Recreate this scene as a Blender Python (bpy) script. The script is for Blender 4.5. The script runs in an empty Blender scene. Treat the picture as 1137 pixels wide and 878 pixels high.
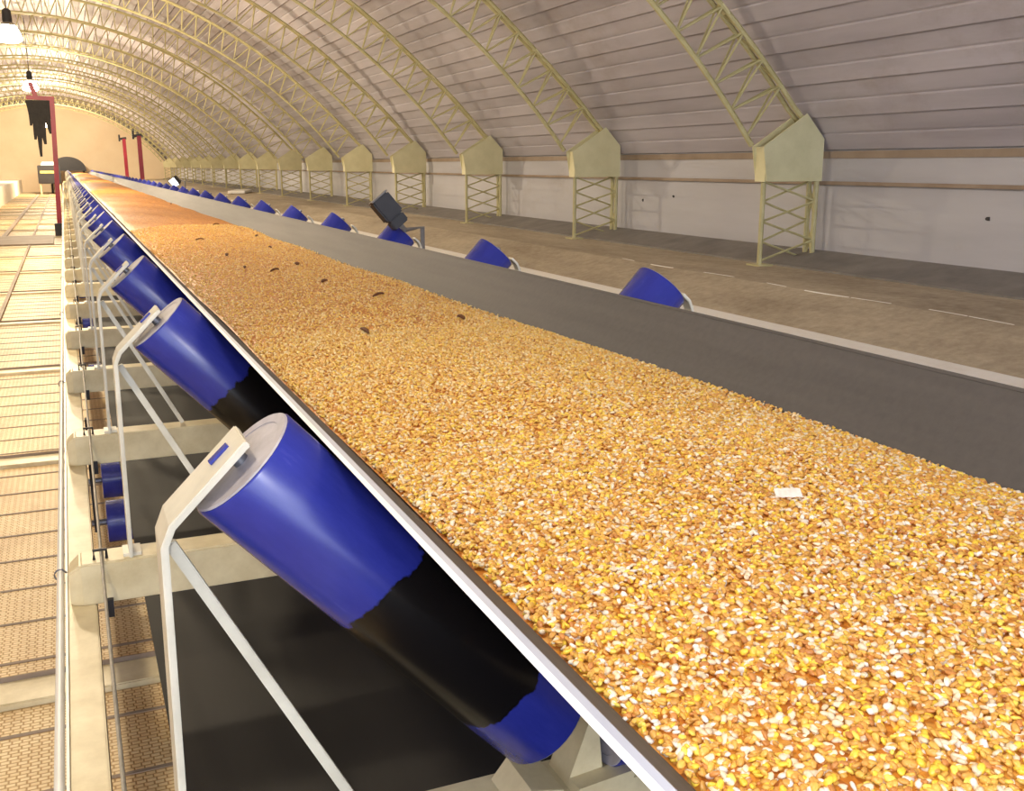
import bpy, math, random
import numpy as np
from mathutils import Vector, Matrix

random.seed(7)
rng = np.random.default_rng(11)
scene = bpy.context.scene
COL = scene.collection
Z0 = 1.6          # eye height above the walkway; heights below are given relative to the eye


# ---------------------------------------------------------------- materials
def new_mat(name):
    m = bpy.data.materials.new(name)
    m.use_nodes = True
    nt = m.node_tree
    b = nt.nodes['Principled BSDF']
    return m, nt, b


def lin(r, g, b):
    f = lambda c: (c / 255 / 12.92) if c / 255 <= 0.04045 else ((c / 255 + 0.055) / 1.055) ** 2.4
    return (f(r), f(g), f(b), 1)


def ramp(nt, fac, stops):
    n = nt.nodes.new('ShaderNodeValToRGB')
    e = n.color_ramp.elements
    while len(e) < len(stops):
        e.new(0.5)
    for i, (p, c) in enumerate(stops):
        e[i].position = p
        e[i].color = c
    nt.links.new(fac, n.inputs['Fac'])
    return n.outputs['Color']


def coords(nt, scale=(1, 1, 1), kind='Object', loc=(0, 0, 0)):
    tc = nt.nodes.new('ShaderNodeTexCoord')
    mp = nt.nodes.new('ShaderNodeMapping')
    mp.inputs['Scale'].default_value = scale
    mp.inputs['Location'].default_value = loc
    nt.links.new(tc.outputs[kind], mp.inputs['Vector'])
    return mp.outputs['Vector']


def noise(nt, vec, scale, detail=4, rough=0.6):
    n = nt.nodes.new('ShaderNodeTexNoise')
    n.inputs['Scale'].default_value = scale
    n.inputs['Detail'].default_value = detail
    n.inputs['Roughness'].default_value = rough
    nt.links.new(vec, n.inputs['Vector'])
    return n.outputs['Fac']


def math_node(nt, op, a, b=None):
    n = nt.nodes.new('ShaderNodeMath')
    n.operation = op
    for i, v in enumerate((a, b)):
        if v is None:
            continue
        if isinstance(v, (int, float)):
            n.inputs[i].default_value = v
        else:
            nt.links.new(v, n.inputs[i])
    return n.outputs[0]


def bump(nt, b, h, strength=0.3, dist=0.01):
    n = nt.nodes.new('ShaderNodeBump')
    n.inputs['Strength'].default_value = strength
    n.inputs['Distance'].default_value = dist
    nt.links.new(h, n.inputs['Height'])
    nt.links.new(n.outputs['Normal'], b.inputs['Normal'])


def painted(name, c1, c2, scale=6, rough=0.5, metal=0.0, bmp=0.08, stretch=(1, 1, 1)):
    """plain paint or rubber with a little uneven wear in it"""
    m, nt, b = new_mat(name)
    v = coords(nt, stretch)
    f = noise(nt, v, scale, 6, 0.65)
    nt.links.new(ramp(nt, f, [(0.3, c1), (0.72, c2)]), b.inputs['Base Color'])
    b.inputs['Roughness'].default_value = rough
    b.inputs['Metallic'].default_value = metal
    if bmp:
        bump(nt, b, f, bmp, 0.004)
    return m


M = {}
M['cream'] = painted('cream steel paint', lin(200, 182, 140), lin(236, 222, 184), 7, 0.45)
M['frame'] = painted('pale frame paint', lin(204, 198, 180), lin(232, 226, 208), 9, 0.4)
M['arch'] = painted('yellow green arch paint', lin(172, 164, 116), lin(200, 192, 146), 5, 0.5)
M['gusset'] = painted('pale yellow gusset paint', lin(202, 195, 150), lin(222, 215, 174), 3, 0.5)
M['white'] = painted('white pipe paint', lin(226, 224, 218), lin(240, 238, 232), 8, 0.4)
M['cable'] = painted('galvanised cable', lin(150, 146, 138), lin(186, 180, 168), 30, 0.45, 0.4)
M['endcap'] = painted('dusty grey end cap', lin(150, 146, 156), lin(190, 186, 194), 18, 0.45)
M['seal'] = painted('blue grey bearing seal', lin(92, 98, 140), lin(126, 130, 160), 14, 0.5)
M['steel'] = painted('dull steel', lin(96, 98, 106), lin(140, 142, 150), 20, 0.4, 0.6)
M['dark'] = painted('black housing', lin(24, 22, 26), lin(42, 38, 42), 10, 0.55)
M['red'] = painted('red frame paint', lin(134, 12, 34), lin(164, 28, 52), 4, 0.45)
M['strip'] = painted('black rubber strip', lin(22, 20, 18), lin(48, 42, 36), 8, 0.7)
M['husk'] = painted('dark brown husk', lin(70, 40, 22), lin(128, 78, 40), 40, 0.8)
M['chip'] = painted('white card', lin(236, 222, 206), lin(250, 244, 236), 60, 0.6)
M['zinc'] = painted('zinc lamp shade', lin(120, 116, 108), lin(170, 164, 150), 10, 0.4, 0.5)
M['yellow'] = painted('faded yellow band', lin(190, 170, 90), lin(214, 196, 120), 8, 0.5)
M['return'] = painted('dark return belt', lin(22, 20, 20), lin(36, 33, 32), 5, 0.7, 0, 0.03, (1, .1, 1))
M['endwall'] = painted('sand coloured end wall', lin(230, 206, 172), lin(244, 226, 196), 0.35, 0.8, 0, 0.0)
M['kerb'] = painted('dark grey kerb paint', lin(112, 108, 106), lin(142, 137, 132), 3, 0.7)
M['ply'] = painted('grey cover ply', lin(150, 152, 166), lin(184, 186, 198), 14, 0.5, 0, 0.03, (1, .2, 1))
M['edge'] = painted('worn pale belt edge', lin(222, 222, 226), lin(244, 244, 246), 14, 0.5, 0, 0.03, (1, .2, 1))


def rubber_belt():
    m, nt, b = new_mat('carrying belt rubber')
    v = coords(nt, (1, 0.05, 1))
    f = noise(nt, v, 7, 4)
    f2 = noise(nt, coords(nt), 60, 3)
    mx = math_node(nt, 'ADD', math_node(nt, 'MULTIPLY', f, 0.8), math_node(nt, 'MULTIPLY', f2, 0.2))
    nt.links.new(ramp(nt, mx, [(0.35, lin(72, 70, 71)), (0.65, lin(98, 94, 93))]), b.inputs['Base Color'])
    b.inputs['Roughness'].default_value = 0.68
    b.inputs['Specular IOR Level'].default_value = 0.4
    bump(nt, b, f2, 0.05, 0.002)
    return m


M['belt'] = rubber_belt()


def roll_mat(name, start, end):
    """blue plastic roll with a black grease band between two places along its length (object z)"""
    m, nt, b = new_mat(name)
    tc = nt.nodes.new('ShaderNodeTexCoord')
    sp = nt.nodes.new('ShaderNodeSeparateXYZ')
    nt.links.new(tc.outputs['Object'], sp.inputs[0])
    n1 = noise(nt, tc.outputs['Object'], 9, 5, 0.6)
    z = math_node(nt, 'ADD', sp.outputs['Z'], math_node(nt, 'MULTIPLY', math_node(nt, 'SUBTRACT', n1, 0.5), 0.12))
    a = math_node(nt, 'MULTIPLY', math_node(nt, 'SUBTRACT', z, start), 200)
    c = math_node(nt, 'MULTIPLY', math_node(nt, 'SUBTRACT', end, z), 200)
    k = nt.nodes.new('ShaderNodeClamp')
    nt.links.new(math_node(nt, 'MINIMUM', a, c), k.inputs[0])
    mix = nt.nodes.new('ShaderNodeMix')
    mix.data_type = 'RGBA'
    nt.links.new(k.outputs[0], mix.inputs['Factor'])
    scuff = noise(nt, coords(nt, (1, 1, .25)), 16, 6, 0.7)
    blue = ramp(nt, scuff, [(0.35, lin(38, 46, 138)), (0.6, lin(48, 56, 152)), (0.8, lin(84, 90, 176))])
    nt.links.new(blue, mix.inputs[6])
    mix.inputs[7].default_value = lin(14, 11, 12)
    nt.links.new(mix.outputs[2], b.inputs['Base Color'])
    b.inputs['Roughness'].default_value = 0.26
    return m


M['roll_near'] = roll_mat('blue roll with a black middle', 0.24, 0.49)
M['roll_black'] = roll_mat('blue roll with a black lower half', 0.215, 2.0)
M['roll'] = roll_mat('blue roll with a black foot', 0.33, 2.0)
M['roll_clean'] = roll_mat('clean blue roll', 5.0, 6.0)


def corn_base():
    m, nt, b = new_mat('loose maize')
    v = coords(nt, (1, 0.8, 1))
    vo = nt.nodes.new('ShaderNodeTexVoronoi')
    vo.inputs['Scale'].default_value = 105
    nt.links.new(v, vo.inputs['Vector'])
    sp = nt.nodes.new('ShaderNodeSeparateColor')
    nt.links.new(vo.outputs['Color'], sp.inputs[0])
    col = ramp(nt, sp.outputs[0], [(0.0, lin(178, 112, 44)), (0.25, lin(202, 136, 54)), (0.55, lin(214, 150, 58)),
                                   (0.8, lin(222, 164, 68)), (1.0, lin(228, 190, 124))])
    st = noise(nt, coords(nt, (1, 0.06, 1)), 34, 5, 0.65)
    stc = ramp(nt, st, [(0.3, lin(224, 182, 130)), (0.7, lin(255, 240, 210))])
    mx = nt.nodes.new('ShaderNodeMix')
    mx.data_type = 'RGBA'
    mx.blend_type = 'MULTIPLY'
    mx.inputs['Factor'].default_value = 0.75
    nt.links.new(col, mx.inputs[6])
    nt.links.new(stc, mx.inputs[7])
    nt.links.new(mx.outputs[2], b.inputs['Base Color'])
    b.inputs['Roughness'].default_value = 0.5
    inv = math_node(nt, 'SUBTRACT', 1.0, vo.outputs['Distance'])
    bump(nt, b, inv, 0.5, 0.004)
    return m


M['corn'] = corn_base()


def kernel_mat():
    m, nt, b = new_mat('maize kernels')
    a = nt.nodes.new('ShaderNodeVertexColor')
    a.layer_name = 'kernel'
    nt.links.new(a.outputs['Color'], b.inputs['Base Color'])
    b.inputs['Roughness'].default_value = 0.36
    return m


M['kernel'] = kernel_mat()


def grating():
    """expanded metal: staggered pale strands round small brown openings"""
    m, nt, b = new_mat('expanded metal walkway')
    tc = nt.nodes.new('ShaderNodeTexCoord')
    br = nt.nodes.new('ShaderNodeTexBrick')
    nt.links.new(tc.outputs['Object'], br.inputs['Vector'])
    br.offset = 0.28
    br.inputs['Scale'].default_value = 1.0
    br.inputs['Brick Width'].default_value = 0.026
    br.inputs['Row Height'].default_value = 0.017
    br.inputs['Mortar Size'].default_value = 0.0036
    br.inputs['Mortar Smooth'].default_value = 0.8
    br.inputs['Color1'].default_value = lin(252, 234, 190)
    br.inputs['Color2'].default_value = lin(244, 220, 170)
    br.inputs['Mortar'].default_value = lin(196, 158, 100)
    dirt = noise(nt, coords(nt, (1, .5, 1)), 3, 5)
    mx = nt.nodes.new('ShaderNodeMix')
    mx.data_type = 'RGBA'
    mx.blend_type = 'MULTIPLY'
    mx.inputs['Factor'].default_value = 0.7
    nt.links.new(br.outputs['Color'], mx.inputs[6])
    nt.links.new(ramp(nt, dirt, [(0.3, lin(200, 170, 130)), (0.65, lin(255, 250, 240))]), mx.inputs[7])
    nt.links.new(mx.outputs[2], b.inputs['Base Color'])
    b.inputs['Roughness'].default_value = 0.5
    bump(nt, b, math_node(nt, 'SUBTRACT', 1.0, br.outputs['Fac']), 0.4, 0.005)
    return m


M['grating'] = grating()


def concrete(name, c1, c2, c3):
    m, nt, b = new_mat(name)
    f = noise(nt, coords(nt, (1, .35, 1)), 1.6, 8, 0.68)
    g = noise(nt, coords(nt), 14, 6, 0.7)
    mx = math_node(nt, 'ADD', math_node(nt, 'MULTIPLY', f, 0.6), math_node(nt, 'MULTIPLY', g, 0.4))
    nt.links.new(ramp(nt, mx, [(0.34, c1), (0.5, c2), (0.68, c3)]), b.inputs['Base Color'])
    b.inputs['Roughness'].default_value = 0.85
    bump(nt, b, mx, 0.35, 0.03)
    return m


M['concrete'] = concrete('dusty concrete', lin(138, 124, 104), lin(172, 158, 136), lin(202, 190, 166))
M['dust'] = concrete('pale grain dust on concrete', lin(232, 228, 216), lin(244, 241, 234), lin(250, 249, 245))
M['ledge'] = concrete('pale ledge concrete', lin(226, 218, 200), lin(238, 232, 218), lin(246, 242, 232))
M['pit'] = concrete('pit floor concrete', lin(120, 98, 66), lin(160, 130, 88), lin(190, 160, 112))


def sheet(name, c1, c2, stain):
    """metal sheet with faint dirt running along it and a few stains"""
    m, nt, b = new_mat(name)
    f = noise(nt, coords(nt, (1, .12, 1.0)), 2.2, 7, 0.62)
    s = noise(nt, coords(nt, (1, .5, .7), loc=(3, 1, 2)), 1.1, 8, 0.7)
    c = ramp(nt, f, [(0.3, c1), (0.7, c2)])
    mx = nt.nodes.new('ShaderNodeMix')
    mx.data_type = 'RGBA'
    nt.links.new(ramp(nt, s, [(0.56, (0, 0, 0, 1)), (0.76, (.6, .6, .6, 1))]), mx.inputs['Factor'])
    nt.links.new(c, mx.inputs[6])
    mx.inputs[7].default_value = stain
    nt.links.new(mx.outputs[2], b.inputs['Base Color'])
    b.inputs['Roughness'].default_value = 0.55
    b.inputs['Metallic'].default_value = 0.0
    return m


M['vault'] = sheet('ribbed vault sheet', lin(155, 150, 158), lin(188, 183, 192), lin(140, 126, 120))
M['wall'] = sheet('flat wall sheet', lin(172, 171, 178), lin(190, 189, 196), lin(158, 148, 142))
M['rust'] = painted('rusty lap strip', lin(138, 120, 104), lin(166, 148, 130), 2, 0.7)


def glow(name, col, strength):
    m, nt, b = new_mat(name)
    b.inputs['Base Color'].default_value = (*col, 1)
    b.inputs['Emission Color'].default_value = (*col, 1)
    b.inputs['Emission Strength'].default_value = strength
    return m


M['bulb'] = glow('lit lamp glass', (1, .86, .6), 40)
M['flood'] = glow('lit floodlight glass', (.8, .9, 1), 9)


# ---------------------------------------------------------------- mesh building
class MB:
    def __init__(s, origin=(0, 0, 0)):
        s.v, s.f, s.mi, s.o = [], [], [], Vector(origin)

    def add(s, vs, fs, mi=0):
        b = len(s.v)
        s.v += [Vector(p) for p in vs]
        s.f += [tuple(i + b for i in f) for f in fs]
        s.mi += [mi] * len(fs)

    def box(s, x0, x1, y0, y1, z0, z1, mi=0):
        vs = [(x, y, z) for z in (z0, z1) for y in (y0, y1) for x in (x0, x1)]
        s.add(vs, [(0, 2, 3, 1), (4, 5, 7, 6), (0, 1, 5, 4), (2, 6, 7, 3), (0, 4, 6, 2), (1, 3, 7, 5)], mi)

    def bar(s, a, b, w, h, up=(0, 0, 1), mi=0):
        """box between two points: w across, h along 'up'"""
        a, b = Vector(a), Vector(b)
        d = (b - a).normalized()
        u = Vector(up)
        u = (u - d * u.dot(d)).normalized()
        r = d.cross(u)
        vs = [p + r * (sx * w / 2) + u * (sz * h / 2) for p in (a, b) for sz in (-1, 1) for sx in (-1, 1)]
        s.add(vs, [(0, 1, 3, 2), (4, 6, 7, 5), (0, 4, 5, 1), (2, 3, 7, 6), (0, 2, 6, 4), (1, 5, 7, 3)], mi)

    def tube(s, pts, r, n=8, mi=0, cap=True):
        pts = [Vector(p) for p in pts]
        rings = []
        for i, p in enumerate(pts):
            d = (pts[min(i + 1, len(pts) - 1)] - pts[max(i - 1, 0)]).normalized()
            ref = Vector((0, 0, 1)) if abs(d.z) < 0.9 else Vector((1, 0, 0))
            u = d.cross(ref).normalized()
            w = d.cross(u)
            rings.append([p + (u * math.cos(2 * math.pi * k / n) + w * math.sin(2 * math.pi * k / n)) * r for k in range(n)])
        vs = [q for ring in rings for q in ring]
        fs = [(i * n + k, i * n + (k + 1) % n, (i + 1) * n + (k + 1) % n, (i + 1) * n + k)
              for i in range(len(pts) - 1) for k in range(n)]
        if cap:
            fs += [tuple(range(n - 1, -1, -1)), tuple((len(pts) - 1) * n + k for k in range(n))]
        s.add(vs, fs, mi)

    def lathe(s, prof, n=24, mi=0, mat=Matrix.Identity(4), closed=False):
        """prof: list of (radius, z); revolved about z, then transformed"""
        vs = []
        for r, z in prof:
            for k in range(n):
                vs.append(mat @ Vector((r * math.cos(2 * math.pi * k / n), r * math.sin(2 * math.pi * k / n), z)))
        fs = []
        m = len(prof)
        for i in range(m if closed else m - 1):
            j = (i + 1) % m
            fs += [(i * n + k, i * n + (k + 1) % n, j * n + (k + 1) % n, j * n + k) for k in range(n)]
        if not closed:
            if prof[0][0] > 1e-6:
                fs.append(tuple(range(n - 1, -1, -1)))
            if prof[-1][0] > 1e-6:
                fs.append(tuple((m - 1) * n + k for k in range(n)))
        s.add(vs, fs, mi)

    def prism(s, poly, y0, y1, mi=0):
        """polygon of (x, z) extruded along y"""
        n = len(poly)
        vs = [(x, y0, z) for x, z in poly] + [(x, y1, z) for x, z in poly]
        fs = [tuple(range(n)), tuple(range(2 * n - 1, n - 1, -1))]
        fs += [(i, i + n, (i + 1) % n + n, (i + 1) % n) for i in range(n)]
        s.add(vs, fs, mi)

    def loft(s, poly, ys, mi=0):
        """closed (x, z) outline repeated at the given y's"""
        n = len(poly)
        vs = [(x, y, z) for y in ys for x, z in poly]
        fs = [tuple(range(n)), tuple((len(ys) - 1) * n + k for k in range(n - 1, -1, -1))]
        fs += [(j * n + i, (j + 1) * n + i, (j + 1) * n + (i + 1) % n, j * n + (i + 1) % n)
               for j in range(len(ys) - 1) for i in range(n)]
        s.add(vs, fs, mi)

    def mesh(s, name, mats, smooth=False, bevel=0):
        me = bpy.data.meshes.new(name)
        me.from_pydata([tuple(p - s.o) for p in s.v], [], s.f)
        for m in (mats if isinstance(mats, (list, tuple)) else [mats]):
            me.materials.append(m)
        me.polygons.foreach_set('material_index', s.mi)
        import bmesh
        bm = bmesh.new()
        bm.from_mesh(me)
        bmesh.ops.recalc_face_normals(bm, faces=bm.faces)
        if bevel:
            es = [e for e in bm.edges if len(e.link_faces) == 2 and e.calc_face_angle() > 0.6]
            bmesh.ops.bevel(bm, geom=es, offset=bevel, segments=2, affect='EDGES', clamp_overlap=True)
        bm.to_mesh(me)
        bm.free()
        if smooth:
            me.polygons.foreach_set('use_smooth', [True] * len(me.polygons))
            me.set_sharp_from_angle(angle=math.radians(38))
        return me

    def obj(s, name, mats, parent=None, smooth=False, bevel=0):
        o = bpy.data.objects.new(name, s.mesh(name, mats, smooth, bevel))
        COL.objects.link(o)
        if parent is not None:
            o.parent = parent
        else:
            o.location = s.o
        return o


def P(x, d, h):
    return Vector((x, d, h + Z0))


def thing(name, loc, label, cat, group=None):
    o = bpy.data.objects.new(name, None)
    o.empty_display_size = 0.1
    COL.objects.link(o)
    o.location = loc
    tag(o, label, cat, group)
    return o


def tag(o, label, cat, group=None):
    o['label'] = label
    o['category'] = cat
    if group:
        o['group'] = group
    return o


def struct(o, label=None, cat=None):
    o['kind'] = 'structure'
    if label:
        o['label'] = label
    if cat:
        o['category'] = cat
    return o


def dup(root, loc, label=None):
    r = root.copy()
    COL.objects.link(r)
    r.location = loc
    if label:
        r['label'] = label
    for ch in root.children:
        c = ch.copy()
        COL.objects.link(c)
        c.parent = r
        for g in ch.children:
            d = g.copy()
            COL.objects.link(d)
            d.parent = c
    return r


ORD = ['zeroth', 'first', 'second', 'third', 'fourth', 'fifth', 'sixth', 'seventh', 'eighth', 'ninth', 'tenth', 'eleventh',
       'twelfth', 'thirteenth', 'fourteenth', 'fifteenth', 'sixteenth', 'seventeenth', 'eighteenth', 'nineteenth']
TENS = {2: 'twent', 3: 'thirt', 4: 'fort', 5: 'fift'}


def ordinal(n):
    if n < 20:
        return ORD[n]
    t, u = divmod(n, 10)
    return TENS[t] + ('ieth' if u == 0 else 'y-' + ORD[u])


# ---------------------------------------------------------------- the tunnel
XC, CH, RI = -0.8, -4.62, 7.81            # centre and inner radius of the arches
RV = 8.42                                  # radius of the vault sheet
XW = 6.17                                  # right wall
XWL = 2 * XC - XW
Y0, Y1 = -9.0, 68.0
DA0, DSTEP = 7.28, 3.58                    # first arch and their spacing


def arc_pt(r, a):
    return (XC + r * math.cos(a), CH + r * math.sin(a))


A0 = math.acos((XW - XC - 0.02) / RV)      # where the vault meets the wall


def vault():
    prof = []
    npan = 50
    for i in range(npan):
        a = A0 + (math.pi - 2 * A0) * i / npan
        da = (math.pi - 2 * A0) / npan
        right = i < npan / 2
        # each sheet laps the one below it: a flat, a shallow rib and a sharp step
        pts = [(0.00, -0.012), (0.05, 0.012), (0.50, 0.007), (0.525, 0.016), (0.56, 0.016), (0.585, 0.004), (0.985, -0.016)]
        if right:
            pts = [(1 - t, r) for t, r in reversed(pts)]
        for t, r in pts:
            prof.append(arc_pt(RV + r, a + t * da))
    mb = MB()
    vs, fs = [], []
    ys = list(np.linspace(Y0, Y1, 12))
    n = len(prof)
    out = [arc_pt(RV + 0.12, A0 + (math.pi - 2 * A0) * k / (n - 1)) for k in range(n)]
    for y in ys:
        vs += [P(x, y, h) for x, h in prof]
    for y in (ys[0], ys[-1]):
        vs += [P(x, y, h) for x, h in out]
    m = len(ys)
    for j in range(m - 1):
        fs += [(j * n + i, (j + 1) * n + i, (j + 1) * n + i + 1, j * n + i + 1) for i in range(n - 1)]
    fs += [(m * n + i, m * n + i + 1, (m + 1) * n + i + 1, (m + 1) * n + i) for i in range(n - 1)]
    mb.add(vs, fs)
    return mb.obj('ceiling', M['vault'])


struct(vault(), 'ribbed grey pink sheet metal vault over the conveyor', 'ceiling')

FLOOR_R = -0.86
hv = P(0, 0, 0).z
w = MB()
w.box(XW, XW + 0.12, Y0, Y1, FLOOR_R - 0.3 + Z0, 0.24 + Z0)
struct(w.obj('wall_right', M['wall']), 'flat grey sheet wall behind the arch legs', 'wall')
w = MB()
w.box(XWL - 0.12, XWL, Y0, Y1, FLOOR_R - 0.3 + Z0, 0.24 + Z0)
struct(w.obj('wall_left', M['wall']), 'flat sheet wall on the walkway side', 'wall')
# lap strips and flanges running along the right wall
for k, (h0, h1, t, mt) in enumerate([(-0.17, -0.14, 0.035, 'rust'), (0.055, 0.115, 0.012, 'rust'), (0.19, 0.215, 0.03, 'wall')]):
    w = MB()
    w.box(XW - t, XW, Y0, Y1, h0 + Z0, h1 + Z0)
    struct(w.obj('trim_%d' % (k + 1), M[mt]))
# small torn holes in the right wall
holes = [(714, 222), (748, 218), (1097, 243)]
F = 1120.0
th = math.atan((439 - 183) / F)
ps = math.atan((568.5 - 70) / F * math.cos(th))


def on_wall(u, v, x):
    a, b = (u - 568.5) / F, (439 - v) / F
    fw, h = math.cos(th) + math.sin(th) * b, -math.sin(th) + math.cos(th) * b
    X, D = math.cos(ps) * a + math.sin(ps) * fw, -math.sin(ps) * a + math.cos(ps) * fw
    k = x / X
    return D * k, h * k


for (u, v) in holes:
    d, h = on_wall(u, v, XW)
    w = MB()
    ring = [(0.022 * random.uniform(.6, 1.2) * math.cos(t), 0.018 * random.uniform(.6, 1.2) * math.sin(t)) for t in np.linspace(0, 6.0, 9)]
    n = len(ring)
    vs = [P(XW - 0.006, d + a, h + b) for a, b in ring] + [P(XW + 0.01, d + a, h + b) for a, b in ring]
    w.add(vs, [tuple(range(n)), tuple(range(2 * n - 1, n - 1, -1))] + [(i, i + n, (i + 1) % n + n, (i + 1) % n) for i in range(n)])
    o = w.obj('torn_hole', M['dark'])
    struct(o)
# end wall
w = MB()
poly = [(XWL, -1.7 + Z0), (XW, -1.7 + Z0)] + [(x, h + Z0) for x, h in (arc_pt(RV + .3, A0 + (math.pi - 2 * A0) * k / 40) for k in range(41))]
w.prism(poly, Y1 - .02, Y1 + 0.15)
struct(w.obj('wall_far', M['endwall']), 'sand coloured end wall closing the tunnel', 'wall')
# dark seal where the vault meets the end wall
w = MB()
pp = [P(*((lambda q: (q[0], Y1 - 0.2, q[1]))(arc_pt(RV - 0.12, A0 + (math.pi - 2 * A0) * k / 60)))) for k in range(61)]
w.tube(pp, 0.11, 8)
struct(w.obj('trim_4', M['kerb'], smooth=True))

# right ledge: flat by the wall, sloping down to a dusty gutter, then a pit edge
w = MB()
zz = lambda h: h + Z0
ys = list(np.linspace(Y0, Y1, 25))
sec = [(XW + .1, zz(-2.0)), (XW + .1, zz(FLOOR_R)), (4.72, zz(FLOOR_R)), (4.12, zz(-1.0)), (2.3, zz(-1.02)), (2.3, zz(-2.0))]
w.loft(sec, ys)
struct(w.obj('floor_ledge', M['concrete']), 'dusty concrete ledge between the belt and the right wall', 'floor')
# pale spilled dust lying in the gutter along the ledge
w = MB()
vs, fs = [], []
ny = 260
for j in range(ny):
    y = -2 + 64 * (j / (ny - 1)) ** 1.6
    e = 0.02 + 0.05 * random.random()
    vs += [P(3.0, y, -1.008), P(3.35, y, -1.006), P(3.85, y, -1.0), P(4.0 + e, y, -0.996), P(4.12 + e * .4, y, -0.998)]
for j in range(ny - 1):
    fs += [(j * 5 + i, j * 5 + i + 1, (j + 1) * 5 + i + 1, (j + 1) * 5 + i) for i in range(4)]
w.add(vs, fs)
o = w.obj('grain_dust', M['dust'], smooth=True)
tag(o, 'pale band of spilled grain dust along the foot of the concrete ledge', 'dust')
o['kind'] = 'stuff'
# dark sloping kerb under the wall
w = MB()
w.loft([(5.66, zz(FLOOR_R - .02)), (XW, zz(FLOOR_R - .02)), (XW, zz(-0.745)), (XW - .05, zz(-0.745)), (5.66, zz(FLOOR_R + .015))], ys)
struct(w.obj('baseboard_right', M['kerb']), 'dark grey sloping kerb at the foot of the right wall', 'kerb')
# chalky scraped ridge on the ledge brow
w = MB()
for y0_ in (3.3, 3.95, 4.3, 4.9, 5.25, 5.9, 6.6, 7.4, 8.1):
    ln_ = random.uniform(.25, .5)
    w.tube([P(4.74 + .03 * math.sin(y * 3.1), y, FLOOR_R - .004) for y in np.linspace(y0_, y0_ + ln_, 8)], 0.007, 5)
o = w.obj('chalky_ridge', M['dust'], smooth=True)
tag(o, 'broken chalky line along the brow of the concrete ledge', 'dust')
o['kind'] = 'stuff'

# left side: pit floor under the walkway, and the raised ledge beyond it
w = MB()
w.box(-2.4, 2.35, Y0, Y1, zz(-2.0), zz(-1.72))
struct(w.obj('floor', M['pit']), 'brown pit floor under the walkway', 'floor')
w = MB()
w.box(XWL - .1, -2.35, Y0, Y1, zz(-2.0), zz(-0.86))
struct(w.obj('floor_left', M['ledge']), 'bright raised concrete ledge on the walkway side', 'floor')
w = MB()
w.box(XWL, XWL + .06, Y0, Y1, zz(-0.86), zz(-0.5))
struct(w.obj('baseboard_left', M['kerb']))

# ---------------------------------------------------------------- lattice arches
NARCH = 17
KNEE = 0.16
a_knee = math.asin((KNEE - CH) / RI)       # angle of the inner chord at the knee


def outer_pt(a):
    f = min(1.0, max(0.0, (a - a_knee) / 0.16))
    return arc_pt(RI + 0.50 - 0.08 * f, a)


def lat(x, side):
    return x if side > 0 else 2 * XC - x


WY = 0.048
unit_bar = None


def web_mesh():
    mb = MB()
    mb.tube([(0, 0, 0), (0, 0, 1)], 1.0, 6)
    return mb.mesh('web_bar', M['arch'], smooth=True)


def web_bar(parent, me, a, b, r):
    o = bpy.data.objects.new('web_bar', me)
    COL.objects.link(o)
    o.parent = parent
    a, b = Vector(a), Vector(b)
    d = b - a
    o.location = a
    o.rotation_euler = d.to_track_quat('Z', 'Y').to_euler()
    o.scale = (r, r, d.length)
    return o


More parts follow.
